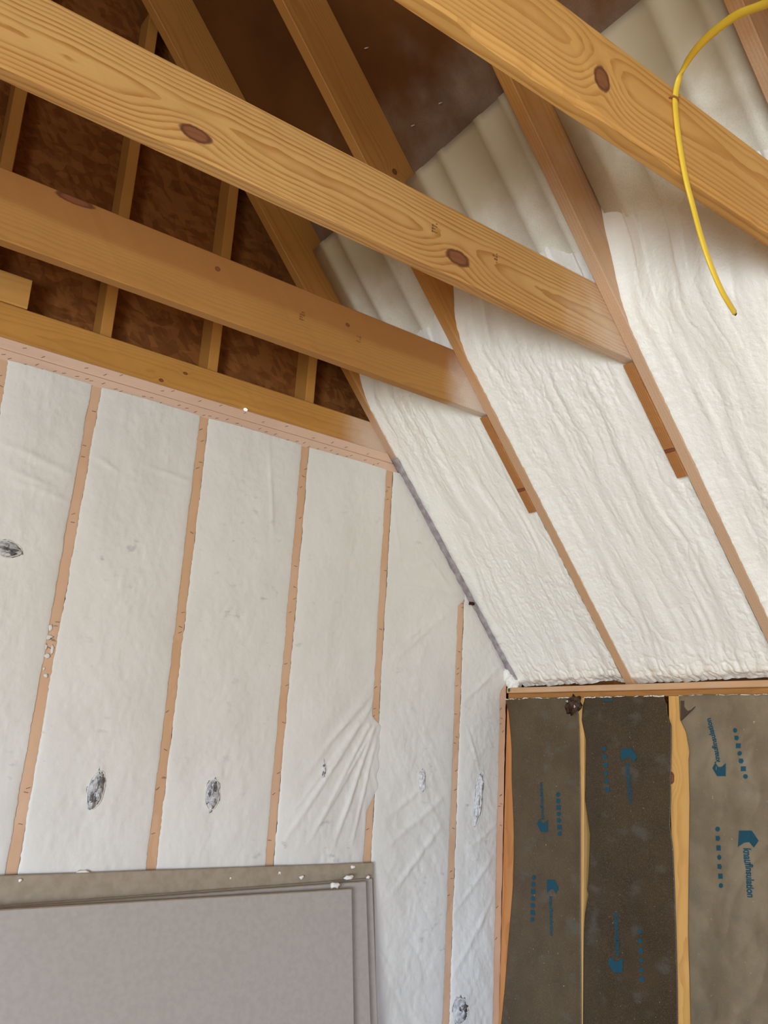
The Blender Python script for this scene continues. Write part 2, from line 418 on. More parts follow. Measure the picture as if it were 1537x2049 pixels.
def fold(X, Z, a, b, amp, w, sharp=1.0):
    """a crease ridge from a to b (x,z)"""
    ax, az = a; bx, bz = b; dx, dz = bx-ax, bz-az; L2 = dx*dx+dz*dz
    t = ((X-ax)*dx+(Z-az)*dz)/L2; tc = np.clip(t, 0, 1)
    D = np.hypot(X-ax-tc*dx, Z-az-tc*dz)
    return amp*np.exp(-(D/w)**2)*np.sin(np.pi*np.clip(tc*0.9+0.05, 0, 1))
FOLDS = []
for (p, q, am, w) in (
        ((752, 1395), (560, 1690), .010, .012), ((752, 1420), (610, 1690), .009, .010), ((752, 1440), (660, 1700), .011, .011),
        ((752, 1470), (700, 1690), .008, .009), ((750, 1380), (640, 1500), .007, .010), ((752, 1360), (600, 1560), .006, .014),
        ((780, 1168), (940, 1200), .008, .010), ((785, 1172), (850, 1205), .006, .010), ((775, 1330), (905, 1215), .006, .016),
        ((790, 1300), (860, 1240), .006, .014), ((920, 1410), (1000, 1330), .006, .014), ((762, 1700), (900, 1580), .007, .015),
        ((765, 1640), (860, 1560), .006, .013), ((770, 1800), (880, 1650), .008, .014), ((900, 1960), (990, 1780), .007, .014),
        ((905, 1830), (990, 1700), .006, .012), ((930, 1700), (1000, 1640), .006, .012), ((930, 1450), (960, 1560), .005, .010),
        ((0, 885), (150, 955), .007, .014), ((0, 935), (120, 985), .006, .012), ((20, 960), (150, 1010), .006, .012), ((275, 930), (390, 968), .006, .010), ((190, 915), (240, 950), .006, .010), ((535, 880), (545, 1110), .005, .010), ((752, 1400), (585, 1620), .006, .008), ((750, 1450), (640, 1640), .007, .008),
        ((785, 1010), (800, 1130), .004, .010), ((790, 1150), (880, 1120), .006, .015), ((840, 1100), (900, 1180), .005, .012)):
    FOLDS.append((wpt(*p), wpt(*q), am*.62, w*.8))
def netting(k0, k1, label, top, rake=False, nx=110, nz=420, seed=0, bulge=0.012, over=None):
    zb = FZ+.01
    u = np.linspace(0, 1, nx)[None, :]; vv = np.linspace(0, 1, nz)[:, None]
    xl0 = stud_x(k0, 0.2); xr0 = stud_x(k1, 0.2) if k1 is not None else 0.0
    xa = xl0+(xr0-xl0)*u
    zt = np.minimum(top, (X0-xa)*M_-0.003) if rake else np.full_like(xa, top)
    Z = zb+(zt-zb)*vv+0*u
    zz = Z
    h0 = SW/2-.0035; h1 = SW/2-.0035 if k1 is not None and k1 != 6 else 0.013
    XL = stud_x(k0, zz)+h0+0.003*fbm(zz*14, zz*0+seed, seed, 3)+0.0022*fbm(zz*110, zz*0+seed, seed+9, 2)
    XR = (stud_x(k1, zz)-h1+0.003*fbm(zz*14, zz*0+seed+5, seed+3, 3)+0.0022*fbm(zz*110, zz*0+seed, seed+13, 2))
    if over is not None: XR = XR+over(zz)
    X = XL+(XR-XL)*u
    prof = (4*u*(1-u))**0.6
    Y = -0.0018-bulge*prof*(1+0.8*fbm(X*3, Z*2.2, seed+20, 3))-0.006*fbm(X*9, Z*6, seed+31, 4)*prof-0.0016*fbm(X*60, Z*60, seed+33, 3)*prof
    for (a, b, am, w) in FOLDS: Y = Y-fold(X, Z, a, b, am, w)*np.minimum(1, prof*2+.3)
    if k1 == 4:
        Y = Y-0.0022*np.clip(fbm((X*0.8+Z*0.35)*30+1.0*fbm(X*5, Z*5, 5, 2), (Z*.8-X*.35)*2.5, 15, 3)+.1, 0, 1)*2*sstep(-.05, -.25, Z)*sstep(-.75, -.45, Z)*sstep(0.35, 0.9, u+0*Z)
    if k1 == 6 or k0 == 4:
        Y = Y-0.0055*fbm((X*0.75+Z*0.55)*16+.8*fbm(X*5, Z*5, 6, 2), (Z*.75-X*.55)*2.2, 16, 4)*prof*(.35+.65*sstep(.1, -.45, Z))
    P = np.stack([X+0*Z, Y+0*X, Z+0*X], -1)
    o = obj('insulation_netting', grid_mesh('insulation_netting', P), FILM, None, True)
    tag(o, label, 'netting')
    return o
NT = []
N0 = netting(0, 1, 'white netted insulation bay at the left edge, with a torn grey hole', PLATE_B+.002, seed=1)
N1 = netting(1, 2, 'white netted insulation bay with a dark vertical slit above the wallboard stack', PLATE_B+.002, seed=2)
N2 = netting(2, 3, 'white netted insulation bay with a round grey torn patch above the wallboard stack', PLATE_B+.002, seed=3)
def ov3(z): return 0.030*sstep(-.03, .03, z)
def ov2(z): return 0.034*sstep(.29, .33, z)
def ov(z): return 0.040*sstep(-.155, -.20, z)*sstep(-.50, -.40, z)+0.004*np.sin(z*90)*sstep(-.16, -.2, z)*sstep(-.5, -.4, z)
N3 = netting(3, 4, 'white netted insulation bay with slanting drape folds above the stack corner', PLATE_B+.002, seed=4, over=ov)
N4 = netting(4, 5, 'white netted insulation bay rising to the sloped foam edge, right of the stack', PLATE_B+.002, True, seed=5, bulge=0.008, over=ov2)
N5 = netting(5, 6, 'white netted insulation bay with a long bumpy slit beside the corner', 0.42, True, seed=6, bulge=0.009, over=ov3)

def hole(par, px, py, w, h, mat, mat2, seed, name='torn_hole', label=None, tilt=0.0):
    """a torn opening: loose fibre pushing out, with a darker tuft inside and a curled rim"""
    p = gy(px, py, -0.014)
    bpy.context.view_layer.update()
    o = blob(name, (p.x, -.012, p.z), 1.0, mat, None, seed, .35, 3, (w, .007, h)); o.rotation_euler = (0, tilt, 0)
    o.parent = par
    if label: o['label'] = label
    for j in range(7):
        a = random.uniform(0, 6.28); q = blob('fibre_tuft', (random.uniform(-.5, .5)*w, -.006, random.uniform(-.6, .6)*h), 1.0, mat2 if j % 2 else mat, o, seed+j+3, .55, 2,
                                              (w*random.uniform(.2, .4), .006, h*random.uniform(.15, .35)))
    rim = []
    for j in range(25):
        a = j/24*6.283; k = 1.08+.16*float(vn(j*.7, seed*1.3, seed))
        rim.append((math.cos(a)*w*k, -.002+.002*math.sin(3*a), math.sin(a)*h*k))
    tube('hole_rim', rim, min(w, h)*.07, FILM, o, 6)
hole(N0, 14, 1098, .036, .022, FLUFF, DARKFLUFF, 3, label='grey torn hole')
hole(N1, 192, 1580, .022, .050, FLUFF, DARKFLUFF, 5, label='dark slit with grey fibre', tilt=.12)
hole(N2, 425, 1590, .022, .042, FLUFF, DARKFLUFF, 8, label='mottled grey torn patch', tilt=.05)
hole(N3, 647, 1542, .008, .030, WHITEFLUFF, DARKFLUFF, 11, label='small tear with dark edge')
hole(N4, 845, 1562, .016, .034, WHITEFLUFF, WHITEFLUFF, 13, label='faint white tear')
hole(N5, 958, 1596, .022, .092, WHITEFLUFF, WHITEFLUFF, 16, label='long bumpy white slit', tilt=.1)
hole(N5, 922, 2024, .030, .040, FLUFF, DARKFLUFF, 19, label='grey torn hole at the bottom')

# ------------------------------------------------------------------ ceiling joists and attic framing
JB = 0.845; JD = 0.186
def jx(px, py, k): p = gy(px, py, R_YS[k]); return p.x+4.9, p.z-JB       # local board coordinates of a pixel on the joist's near face
kn2 = [jx(392, 268, 2)+(.036, .016), jx(917, 516, 2)+(.038, .020), jx(1028, 408, 2)+(.006, .004)]
J_MATS = [  # lower gain on deeper joists puts the attic's dimmer light into their colour
    pine('rail_pine', srgb(214, 164, 92), srgb(176, 120, 58), (-0.06, 0.04), 0.007, [(3.30, .02, .008, .006), (3.38, .07, .008, .005)], off=3, contrast=0.4, spray=(3.98, 4.20, .75)),
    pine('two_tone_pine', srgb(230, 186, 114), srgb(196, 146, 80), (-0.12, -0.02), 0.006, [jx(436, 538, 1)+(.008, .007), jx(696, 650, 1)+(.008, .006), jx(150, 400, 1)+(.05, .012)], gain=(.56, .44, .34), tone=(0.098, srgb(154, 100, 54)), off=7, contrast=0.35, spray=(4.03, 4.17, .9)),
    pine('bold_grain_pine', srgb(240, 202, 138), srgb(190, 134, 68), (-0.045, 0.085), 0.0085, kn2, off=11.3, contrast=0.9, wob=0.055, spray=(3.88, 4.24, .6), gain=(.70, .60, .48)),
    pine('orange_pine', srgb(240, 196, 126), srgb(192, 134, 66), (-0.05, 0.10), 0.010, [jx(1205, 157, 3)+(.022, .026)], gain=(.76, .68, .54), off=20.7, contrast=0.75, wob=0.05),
]
def joist(k, label, mat, jb=JB, jd=JD, wane=None, ch=.003):
    y = R_YS[k]+.0005
    # end cut to the roof slope, stopping inside the foam
    Lb = 4.9+roofp(jb, 0, 0).x+.10
    tl = .003 if k == 0 else 0
    o = board('ceiling_joist', (-4.9, y, jb+tl*2.9), (1, 0, -tl), (0, 1, 0), (tl, 0, 1), Lb, TH, jd, mat, e1=-1/M_, n=120, ch=ch, wane=wane, rough=.0012)
    tag(o, label, 'joist'); return o
J0 = joist(0, 'thin yellow pine rail lying along the top of the white wall plates', J_MATS[0], 0.836, 0.112)
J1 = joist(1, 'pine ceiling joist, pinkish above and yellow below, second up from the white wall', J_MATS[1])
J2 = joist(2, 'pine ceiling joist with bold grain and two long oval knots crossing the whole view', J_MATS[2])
def wane3(x): return 0.004+0.013*max(0, float(fbm(x*7, 1.3, 4, 3))+.35)+.003*float(vn(x*60, 3, 2))
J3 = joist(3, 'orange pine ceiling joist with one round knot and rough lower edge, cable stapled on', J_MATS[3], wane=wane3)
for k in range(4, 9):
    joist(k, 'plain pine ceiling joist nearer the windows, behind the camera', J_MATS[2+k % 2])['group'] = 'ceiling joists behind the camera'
bpy.context.view_layer.update()

def on_face(name, parent, k, px, py, strokes, mat):
    """small ink marks on a joist's near face"""
    y = R_YS[k]-.0006; v = []; f = []
    for (dx, dz, w, h) in strokes:
        p = gy(px, py, y); i = len(v)
        for (sx, sz) in ((-1, -1), (1, -1), (1, 1), (-1, 1)):
            v.append((p.x+dx+sx*w, y, p.z+dz+sz*h))
        for (sx, sz) in ((-1, -1), (1, -1), (1, 1), (-1, 1)):
            v.append((p.x+dx+sx*w, y+.001, p.z+dz+sz*h))
        f += [(i, i+1, i+2, i+3)]+[(i+a, i+4+a, i+4+(a+1) % 4, i+(a+1) % 4) for a in range(4)]
    o = obj(name, mesh(name, v, f), mat); o.parent = parent; o.matrix_parent_inverse = parent.matrix_world.inverted(); return o
def stampset(seed):
    r = random.Random(seed); s = []
    for i in range(4):
        for j in range(3):
            if r.random() < .8: s.append((-.006+j*.006, -.012+i*.008, .0022, .0009 if r.random() < .5 else .0025))
    return s
on_face('grade_stamp', J2, 2, 870, 455, stampset(1), STAMP); on_face('grade_stamp', J2, 2, 991, 515, stampset(2), STAMP)
on_face('grade_stamp', J1, 1, 605, 632, stampset(3), STAMP); on_face('grade_stamp', J1, 1, 718, 676, stampset(4), STAMP)

RAFM = [pine('rafter_pine_%d' % i, srgb(216, 162, 92), srgb(174, 120, 60), (-0.08, 0.05), 0.008, kn, off=31+5*i, contrast=0.5, spray=sp) for i, (kn, sp) in enumerate((
    ([(1.60, .09, .012, .010)], (1.45, 1.05, .55)), ([(2.0, .1, .01, .01)], (1.58, 1.20, .35)), ([(2.30, .03, .010, .006)], (2.05, 1.35, .45)), ([], (2.1, 1.4, .5))))]
RAFL = ['rafter against the gable sheathing, disappearing behind the foam at the white wall corner',
        'rafter the pinkish two-tone joist butts against, running down through the foam',
        'rafter the bold-grained joist butts against, reddish above and foam-dusted below',
        'rafter at the top right corner behind the yellow cable']
RAFM.append(RAFM[3]); RAFL.append('rafter just past the top right corner, out of the view')
RAF = []
for k in range(5):
    ey = Vector((0, 1, 0))
    z0 = -0.035 if k else 0.02
    o0 = roofp(z0, R_YS[k]-TH, 0)
    L = (RZ-z0)/M_*NL-.12
    # local x up the slope, y toward the gable, z into the roof
    o = board('rafter', o0, SV, ey, NV, L, TH, RD-.001, RAFM[k], n=70, rough=.0012)
    tag(o, RAFL[k], 'rafter'); RAF.append(o)
SISM = pine('sister_pine', srgb(196, 142, 92), srgb(152, 100, 58), (-0.03, -0.02), 0.006, [(.09, .0, .006, .004)], off=60, contrast=0.7)
for k, lb in ((1, 'short sister board nailed to the rafter below the pinkish two-tone joist'), (2, 'short sister board nailed to the rafter below the bold-grained joist')):
    z0 = 0.553
    o = board('sister_board', roofp(z0, R_YS[k]+.0006, -.001), SV, (0, 1, 0), NV, (JB-.006-z0)/M_*NL, TH-.002, 0.14, SISM, n=30, rough=.002, e0=0.2, e1=-0.862)
    tag(o, lb, 'board')

UPM = pine('attic_stud_pine', srgb(214, 160, 88), srgb(180, 124, 62), (-0.2, 0.02), 0.008, (), off=70, contrast=0.4)
for x, lb in ((-2.175, 'attic stud at the left edge, before the brown flake board'), (-1.789, 'attic stud before the flake board, reaching up beside the topmost rafter'),
              (-1.405, 'attic stud before the flake board, between the two left bays over the rail'), (-1.004, 'short attic stud nearest the sloped rafter, before the flake board')):
    zt = (X0-x)*M_+.05
    o = board('attic_stud', (x+SW/2, 0.055, 0.952), (0, 0, 1), (0, 1, 0), (-1, 0, 0), zt-.952, 0.088, SW, UPM, n=20, e1=1.0*M_)
    tag(o, lb, 'stud')
p = gy(65, 560, .0165)
o = board('wood_block', (-2.9, 0.0155, 0.951), (1, 0, 0), (0, 1, 0), (0, 0, 1), 2.9+p.x, 0.036, 0.098, pine('block_pine', srgb(226, 178, 108), srgb(190, 136, 72), (-.1, .03), .008, (), off=80, contrast=.35))
tag(o, 'pale sawn board end sitting on the rail at the left edge', 'board')

# ------------------------------------------------------------------ foam and vent baffles
RIDGES = [(0, .006), (.10, .006), (.112, -.003), (.16, -.003), (.172, .006), (.30, .006), (.312, -.003), (.36, -.003), (.372, .006), (.62, .006), (.632, -.003), (.68, -.003), (.692, .006), (.82, .006), (.832, -.003), (.88, -.003), (.892, .006), (1, .006)]
def bay(k, label, zs_l, zs_r, blabel, seed):
    ya = R_YS[k]-TH-.0005; yb = R_YS[k+1]+.0005
    W_ = ya-yb
    nu, nz = 200, 520
    u = np.linspace(0, 1, nu)[None, :]; z = np.linspace(-0.004, 1.20, nz)[:, None]
    Yg = ya-W_*u+0*z; Zg = z+0*u
    zs = zs_l+(zs_r-zs_l)*u+0.05*fbm(u*5, z*0, seed, 3)
    up = sstep(0, 1, (Zg-zs)/0.20)
    d = np.minimum(Yg-yb, ya-Yg)
    body = 0.016+0.010*(fbm(Yg*4, Zg*2, seed+2, 3)+.3)
    # long runs down the slope, rounded lumps on top
    runs = 0.013*fbm(Yg*15+0.8*fbm(Yg*3, Zg*4, seed+9, 2), Zg*1.6, seed+4, 3)
    warp = 0.7*fbm(Yg*10, Zg*10, seed+60, 2)
    patch = sstep(-.15, .25, fbm(Yg*5, Zg*3.5, seed+70, 2))
    lumps = -0.0055*np.sqrt(np.abs(fbm(Yg*24+warp, Zg*11+warp, seed+5, 2))+.01)-(.0012+.0038*patch)*np.sqrt(np.abs(fbm(Yg*62+warp, Zg*52, seed+6, 2))+.02)+.005
    low = 0.016*np.sqrt(np.abs(fbm(Yg*34, Zg*30, seed+40, 2))+.01)*sstep(.14, .0, Zg)
    n = body+runs*(1-.3*up)+(lumps)*(1-.75*up)-low
    RT_ = np.array([q[0] for q in RIDGES]); RH_ = np.array([q[1] for q in RIDGES]); ridge = np.interp(u, RT_, RH_)
    n = n*(1-up)+(0.107+ridge+0.003*fbm(Yg*30, Zg*30, seed+7, 3))*up
    e = np.minimum(1-np.exp(-(np.maximum(ya-Yg, 0)/0.034)**1.5), 1-np.exp(-(np.maximum(Yg-yb, 0)/0.007)**1.5))
    ragged = 0.0014+0.003*(fbm(Zg*70, u*3, seed+8, 3)+.25)
    upe = sstep(0, 1, (Zg-zs+.02)/0.30)
    rim = ragged*(1-upe)+(0.105+ridge)*upe
    n = rim+(n-rim)*e
    n = np.maximum(n, 0.0006)
    # at the bottom the foam rolls onto the plate
    n = n+0.02*sstep(.03, -.004, Zg)
    n = n+0.03*sstep(1.10, 1.20, Zg+.05*fbm(u*6, Zg*3, seed+11, 2))
    P = np.stack([X0-Zg/M_+NV.x*n, Yg, Zg+NV.z*n], -1)
    o = obj('spray_foam', grid_mesh('spray_foam', P), FOAM, None, True)
    tag(o, label, 'foam insulation')
    # corrugated vent baffle
    yb0 = ya-.006; yb1 = yb+.006
    prof = []
    wv = yb0-yb1
    ridges = RIDGES
    zz = np.linspace(0.97, 1.447, 24)
    Pn = np.zeros((24, len(ridges), 3))
    for i, z_ in enumerate(zz):
        for j, (t, h) in enumerate(ridges):
            q = roofp(z_+0.02*t*(1 if k != 1 else 1.6), yb0-wv*t, 0.112+h*1.0+.0015*float(vn(i*.9, j*.7, seed)))
            Pn[i, j] = q
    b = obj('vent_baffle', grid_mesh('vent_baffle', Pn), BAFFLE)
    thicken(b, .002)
    tag(b, blabel, 'vent baffle')
    return o
bay(0, 'white spray foam filling the narrowest roof bay, against the white netted wall', 1.0, .86, 'corrugated vent baffle above the foam beside the gable, nearest the attic', 100)
bay(1, 'white spray foam filling the middle roof bay between the two sistered rafters', 1.0, .84, 'corrugated vent baffle above the foam in the middle roof bay', 200)
bay(2, 'bright white spray foam filling the roof bay under the hanging yellow cable', .92, .86, 'corrugated vent baffle behind the yellow cable and the knotty joist', 300)
bay(3, 'white spray foam in the roof bay just past the right edge of the view', .92, .86, 'corrugated vent baffle just past the right edge of the view', 400)
# crumpled film strip along the rake, covering the gable rafter's underside
zz = np.linspace(0.004, 0.815, 160)
rows = []
for i, z_ in enumerate(zz):
    w = 0.013+0.007*float(fbm(z_*14, 2, 1, 3))+(.010 if 0.36 < z_ < .47 else 0)*abs(math.sin((z_-.36)*28))
    yc = -0.034
    r_ = []
    for t in np.linspace(0, 1, 7):
        nn = -0.003-0.006*math.sin(math.pi*t)-0.004*float(fbm(z_*40, t*3, 5, 3))
        r_.append(tuple(roofp(z_, yc+(w*3.0)*t, nn)))
    rows.append(r_)
o = obj('film_strip', grid_mesh('film_strip', np.array(rows)), GREYFILM, None, True); thicken(o, .001)
tag(o, 'crumpled grey film strip along the slope between netted wall and foam', 'film strip')
p = gy(942, 1208, -.03)
q = blob('torn_flap', (p.x, -.034, p.z), .012, plain('dark_red_tear', srgb(70, 34, 28), .8, .1), None, 4, .5, 2, (1.0, .5, .5)); q.parent = o; q['label'] = 'small dark red tear'

fb = [q for q in COL.objects if q.name == 'spray_foam'][0]
blob('foam_lump', (0.028, -.012, .018), .034, FOAM, fb, 9, .3, 3, (1, .6, 1)); blob('foam_lump', (-.002, -.006, .055), .026, FOAM, fb, 12, .3, 3, (1, .6, 1.2))
p = gy(1018, 1380, -.045)
g = blob('green_scrap', tuple(p), .0045, plain('green_scrap', srgb(30, 96, 72), .7, .2), None, 77, .6, 2, (1, .6, 1.6)); tag(g, 'tiny green scrap stuck in the corner at the foot of the foam', 'scrap')
# film remnants stuck over the widest stud
sa = [q for q in COL.objects if q.name == 'wall_stud.001'][0]; bpy.context.view_layer.update()
for j, (px, py, w_, h_) in enumerate(((97, 1275, .011, .006), (90, 1296, .006, .010), (104, 1300, .005, .012), (95, 1312, .010, .007), (101, 1256, .006, .010), (92, 1352, .006, .005), (88, 1338, .003, .004))):
    p = gy(px, py, -.001)
    q = blob('film_scrap', tuple(p), 1.0, FILM, None, 90+j, .4, 2, (w_, .0016, h_)); q.parent = sa; q.matrix_parent_inverse = sa.matrix_world.inverted()
# ------------------------------------------------------------------ knee wall
KM = pine('knee_stud_pine', srgb(226, 176, 104), srgb(186, 132, 66), (-0.12, 0.02), 0.007, [(1.62, .072, .020, .014), (.88, .002, .012, .005)], off=90, contrast=.5, gain=None)
KM1 = pine('knee_stud_pine_plain', srgb(226, 180, 112), srgb(190, 138, 74), (-0.12, 0.02), 0.007, (), off=93, contrast=.4, gain=None)
KM0 = pine('corner_knee_pine', srgb(214, 150, 92), srgb(176, 112, 60), (-0.12, 0.02), 0.006, (), off=95, contrast=.5, gain=None)
o = board('knee_wall_plate', (-0.006, -0.006, -0.021), (0, -1, 0), (1, 0, 0), (0, 0, 1), 5.7, .100, .021, pine('plate_pine', srgb(220, 176, 128), srgb(186, 138, 88), (-.1, .02), .006, (), off=97, contrast=.4, pink=.1), n=60)
tag(o, 'pale plate board along the foot of the foam, above the paper wall', 'plate')
o = board('knee_wall_plate', (0.004, -0.006, -0.043), (0, -1, 0), (1, 0, 0), (0, 0, 1), 5.7, .089, .0215, pine('plate_pine_lower', srgb(200, 150, 96), srgb(166, 116, 66), (-.1, .02), .006, (), off=99, contrast=.4), n=60)
tag(o, 'set-back lower plate board directly above the brown paper batts', 'plate')
def kstud(y0, y1, mat, label):
    o = board('knee_stud', (0.0, y0, FZ+.002), (0, 0, 1), (1, 0, 0), (0, 1, 0), -FZ-.0455, .089, y1-y0, mat, n=40, rough=.002, e0=0, e1=0)
    # board() shears along local z only; plain square ends here
    tag(o, label, 'stud'); return o
kstud(-0.056, -0.002, KM0, 'orange knee wall stud in the corner, left of the first paper batt')
kstud(-0.404, -0.366, KM1, 'narrow knee wall stud sliver between the first two brown paper batts')
kstud(-0.848, -0.772, KM, 'wide yellow knee wall stud with a dark red knot, between second and third batts')
kstud(-1.660, -1.622, KM1, 'second knee wall stud past the right edge of the view')
kstud(-1.255, -1.217, KM1, 'knee wall stud just past the right edge of the view')

def kraftm(name, a, b, off):
    m = Mat(name, 0.48, 0.35)
    n = m.noise(m.vec(m.x, m.y+off, m.z), 6, 5, 0.6); g = m.noise(m.oc, 300, 2)
    st = m.noise(m.vec(m.x, m.y*2+off, m.z*3), 5, 3).step(0.55, 0.72)
    c = m.mix(n.step(.3, .7), a, b); c = m.mix(st*.3, c, srgb(104, 104, 100)); c = m.mix(g.step(.45, .8)*.25, c, srgb(150, 136, 112))
    sp = m.noise(m.vec(m.x, m.y+off, m.z), 130, 1).step(.76, .80)
    c = m.mix(sp*.5, c, srgb(200, 190, 170))
    m.color(c); m.bump(m.noise(m.oc, 35, 4), .35, .004); return m.m
KRAFT = [kraftm('kraft_paper', srgb(96, 81, 59), srgb(82, 67, 48), 0), kraftm('kraft_paper_dark', srgb(72, 57, 37), srgb(60, 47, 30), 4), kraftm('kraft_paper_crinkled', srgb(142, 128, 104), srgb(118, 104, 82), 8)]
def interp(pts):
    q = [kx(a, b, -.004) for a, b in pts]; q.sort(key=lambda p: p.z)
    zs = np.array([p.z for p in q]); ys = np.array([p.y for p in q])
    return lambda z: np.interp(z, zs, ys)
EL = [interp([(1006, 1394), (1012, 1405), (1018, 1425), (1022, 1470), (1024, 1500), (1024, 1560), (1028, 1650), (1029, 1700), (1027, 1770), (1022, 1830), (1016, 1900), (1010, 1980), (1003, 2049)]),
      interp([(1171, 1394), (1166, 1415), (1164, 1440), (1168, 1460), (1173, 1480), (1172, 1550), (1171, 1600), (1178, 1650), (1181, 1670), (1179, 1730), (1177, 1765), (1175, 1780), (1178, 1790), (1175, 1805), (1171, 1830), (1169, 1860), (1168, 1900), (1167, 2049)]),
      interp([(1359, 1400), (1361, 1440), (1373, 1465), (1380, 1505), (1378, 1520), (1380, 1600), (1379, 1690), (1378, 1760), (1377, 1860), (1378, 1900), (1380, 1960), (1382, 2049)])]
ER = [interp([(1152, 1394), (1158, 1430), (1160, 1470), (1162, 1600), (1162, 1800), (1164, 2049)]),
      interp([(1330, 1400), (1335, 1410), (1336, 1430), (1343.8, 1452), (1344, 1500), (1342.5, 1560), (1343, 1600), (1341, 1650), (1347, 1700), (1350, 1760), (1353, 1850), (1355, 1920), (1356, 1960), (1357, 2049)]),
      lambda z: -1.222+0*z, lambda z: -1.625+0*z]
EL.append(lambda z: -1.250+0*z); KRAFT.append(KRAFT[2])
def batt_x(i, y, z):
    """paper face: slight pillow, shallow creases"""
    l = EL[i](z); r = ER[i](z); t = np.clip((l-y)/(l-r), 0, 1)
    pil = (4*t*(1-t))**.5
    am = (.0030, .0025, .014, .014)[i]
    x = -.0035-.005*pil-am*fbm(y*7+3*i, z*3.5, 50+i, 3)*pil
    if i >= 2:
        c = (y*.9+z*.55); c2 = (y*.7-z*.8)
        x = x-.0065*np.abs(fbm(c*9+1.2*fbm(y*4, z*4, 71, 2), (y*.55-z*.9)*4, 72, 3))*2*pil-.003*np.abs(np.sin(c2*20+4*fbm(y*3, z*2, 77, 3)))*pil
    else:
        x = x-.0018*np.abs(np.sin((y*.9+z*.25)*30+6*fbm(y*4, z*3, 80+i, 3)))*pil*sstep(-.5, -.9, z)
    return x
def kraft_batt(i, label):
    nz, ny = 340, 90
    z = np.linspace(FZ+.02, -.0445, nz)[:, None]; t = np.linspace(0, 1, ny)[None, :]
    Z = z+0*t
    if i == 1: Z = Z
    l = EL[i](Z); r = ER[i](Z); Y = l+(r-l)*t
    X = batt_x(i, Y, Z)
    Zt = Z+.004*fbm(Y*30, Z*0, 7+i, 3)*sstep(-.08, -.045, Z)
    o = obj('kraft_batt', grid_mesh('kraft_batt', np.stack([X, Y, Zt], -1)), KRAFT[i], None, True); thicken(o, .0012)
    tag(o, label, 'insulation batt'); return o
KB = [kraft_batt(0, 'brown paper faced batt beside the white wall corner, torn at its top right'),
      kraft_batt(1, 'dark smooth brown paper faced batt between narrow and wide studs'),
      kraft_batt(2, 'crinkled paler paper faced batt right of the wide knotty stud'),
      kraft_batt(3, 'crinkled paper faced batt just past the right edge of the view')]

FONT_CACHE = {}
def letters(i, name, text, px, py, px2, py2, size, mat, flip=False):
    """printed line on a batt from pixel to pixel; text runs along that direction"""
    a = kx(px, py, -.008); b = kx(px2, py2, -.008)
    d = Vector((0, b.y-a.y, b.z-a.z)); L = d.length; d.normalize()
    n = Vector((-1, 0, 0)); up = n.cross(d)
    cu = bpy.data.curves.new(name, 'FONT'); cu.body = text; cu.size = 1.0; cu.offset = .035; cu.extrude = 0
    tmp = bpy.data.objects.new('tmp', cu); COL.objects.link(tmp); bpy.context.view_layer.update()
    me = bpy.data.meshes.new_from_object(tmp.evaluated_get(bpy.context.evaluated_depsgraph_get()))
    bpy.data.objects.remove(tmp)
    xs = [v.co.x for v in me.vertices]; x0, x1 = min(xs), max(xs); kx_ = L/(x1-x0)
    for v in me.vertices:
        q = a+d*((v.co.x-x0)*kx_)+up*(v.co.y*size)
        v.co = (float(batt_x(i, np.array(q.y), np.array(q.z)))-.0016, q.y, q.z)
    o = obj(name, me, mat, KB[i]); return o
def shape(i, name, polys, mat):
    """flat printed polygons given in pixels"""
    v = []; f = []
    for poly in polys:
        k = len(v)
        for (px, py) in poly:
            q = kx(px, py, -.008); v.append((float(batt_x(i, np.array(q.y), np.array(q.z)))-.0017, q.y, q.z))
        f.append(tuple(range(k, len(v))))
    me = mesh(name, v, f)
    return obj(name, me, mat, KB[i])
def house(i, cx, cy, w, h, dirn):
    """house-shaped printed mark, roof pointing dirn*right, notch towards the lettering"""
    s = dirn
    P = [(-.5*s, -.5*s), (.12*s, -.5*s), (.5*s, .10*s), (.28*s, .5*s), (0.02*s, .18*s), (-.2*s, .2*s), (-.5*s, .46*s)]
    shape(i, 'printed_house_mark', [[(cx+x*w, cy+y*h) for x, y in P]], INK)
def dots(i, pts, sx=4.3, sy=4.9, mat=INK):
    polys = []
    for j, (x, y) in enumerate(pts):
        if j % 3 == 1: polys.append([(x-sx, y-sy), (x+sx*.6, y-sy), (x+sx, y), (x+sx*.4, y+sy), (x-sx, y+sy*.7)])
        elif j % 3 == 2: polys.append([(x-sx, y-sy), (x+sx, y-sy), (x+sx, y+sy), (x-sx, y+sy)])
        else: polys.append([(x+sx*math.cos(a*.785), y+sy*math.sin(a*.785)) for a in range(8)])
    shape(i, 'printed_letter_row', polys, mat)
row = lambda x0, y0, x1, y1, n: [(x0+(x1-x0)*t/(n-1), y0+(y1-y0)*t/(n-1)) for t in range(n)]
KT = 'knaufinsulation'
# first batt
letters(0, 'printed_lettering', KT, 1089, 1640, 1086, 1565, .024, INK); house(0, 1086, 1652, 22, 26, -1)
dots(0, row(1117, 1590, 1121, 1668, 7))
letters(0, 'printed_lettering', KT, 1101, 1793, 1103, 1872, .024, INK); house(0, 1108, 1774, 24, 28, 1)
dots(0, row(1069, 1756, 1066, 1840, 7))
# second batt
letters(1, 'printed_lettering', KT, 1253, 1528, 1259, 1607, .028, INK); house(1, 1260, 1511, 33, 27, 1)
dots(1, row(1210, 1498, 1216, 1580, 6), mat=INK)
letters(1, 'printed_lettering', KT, 1240, 1912, 1236, 1826, .028, INK); house(1, 1232, 1930, 30, 32, -1)
dots(1, row(1282, 1864, 1286, 1960, 6))
shape(1, 'printed_edge_mark', [[(1204, 1399), (1228, 1399), (1226, 1403), (1207, 1403)]], INK)
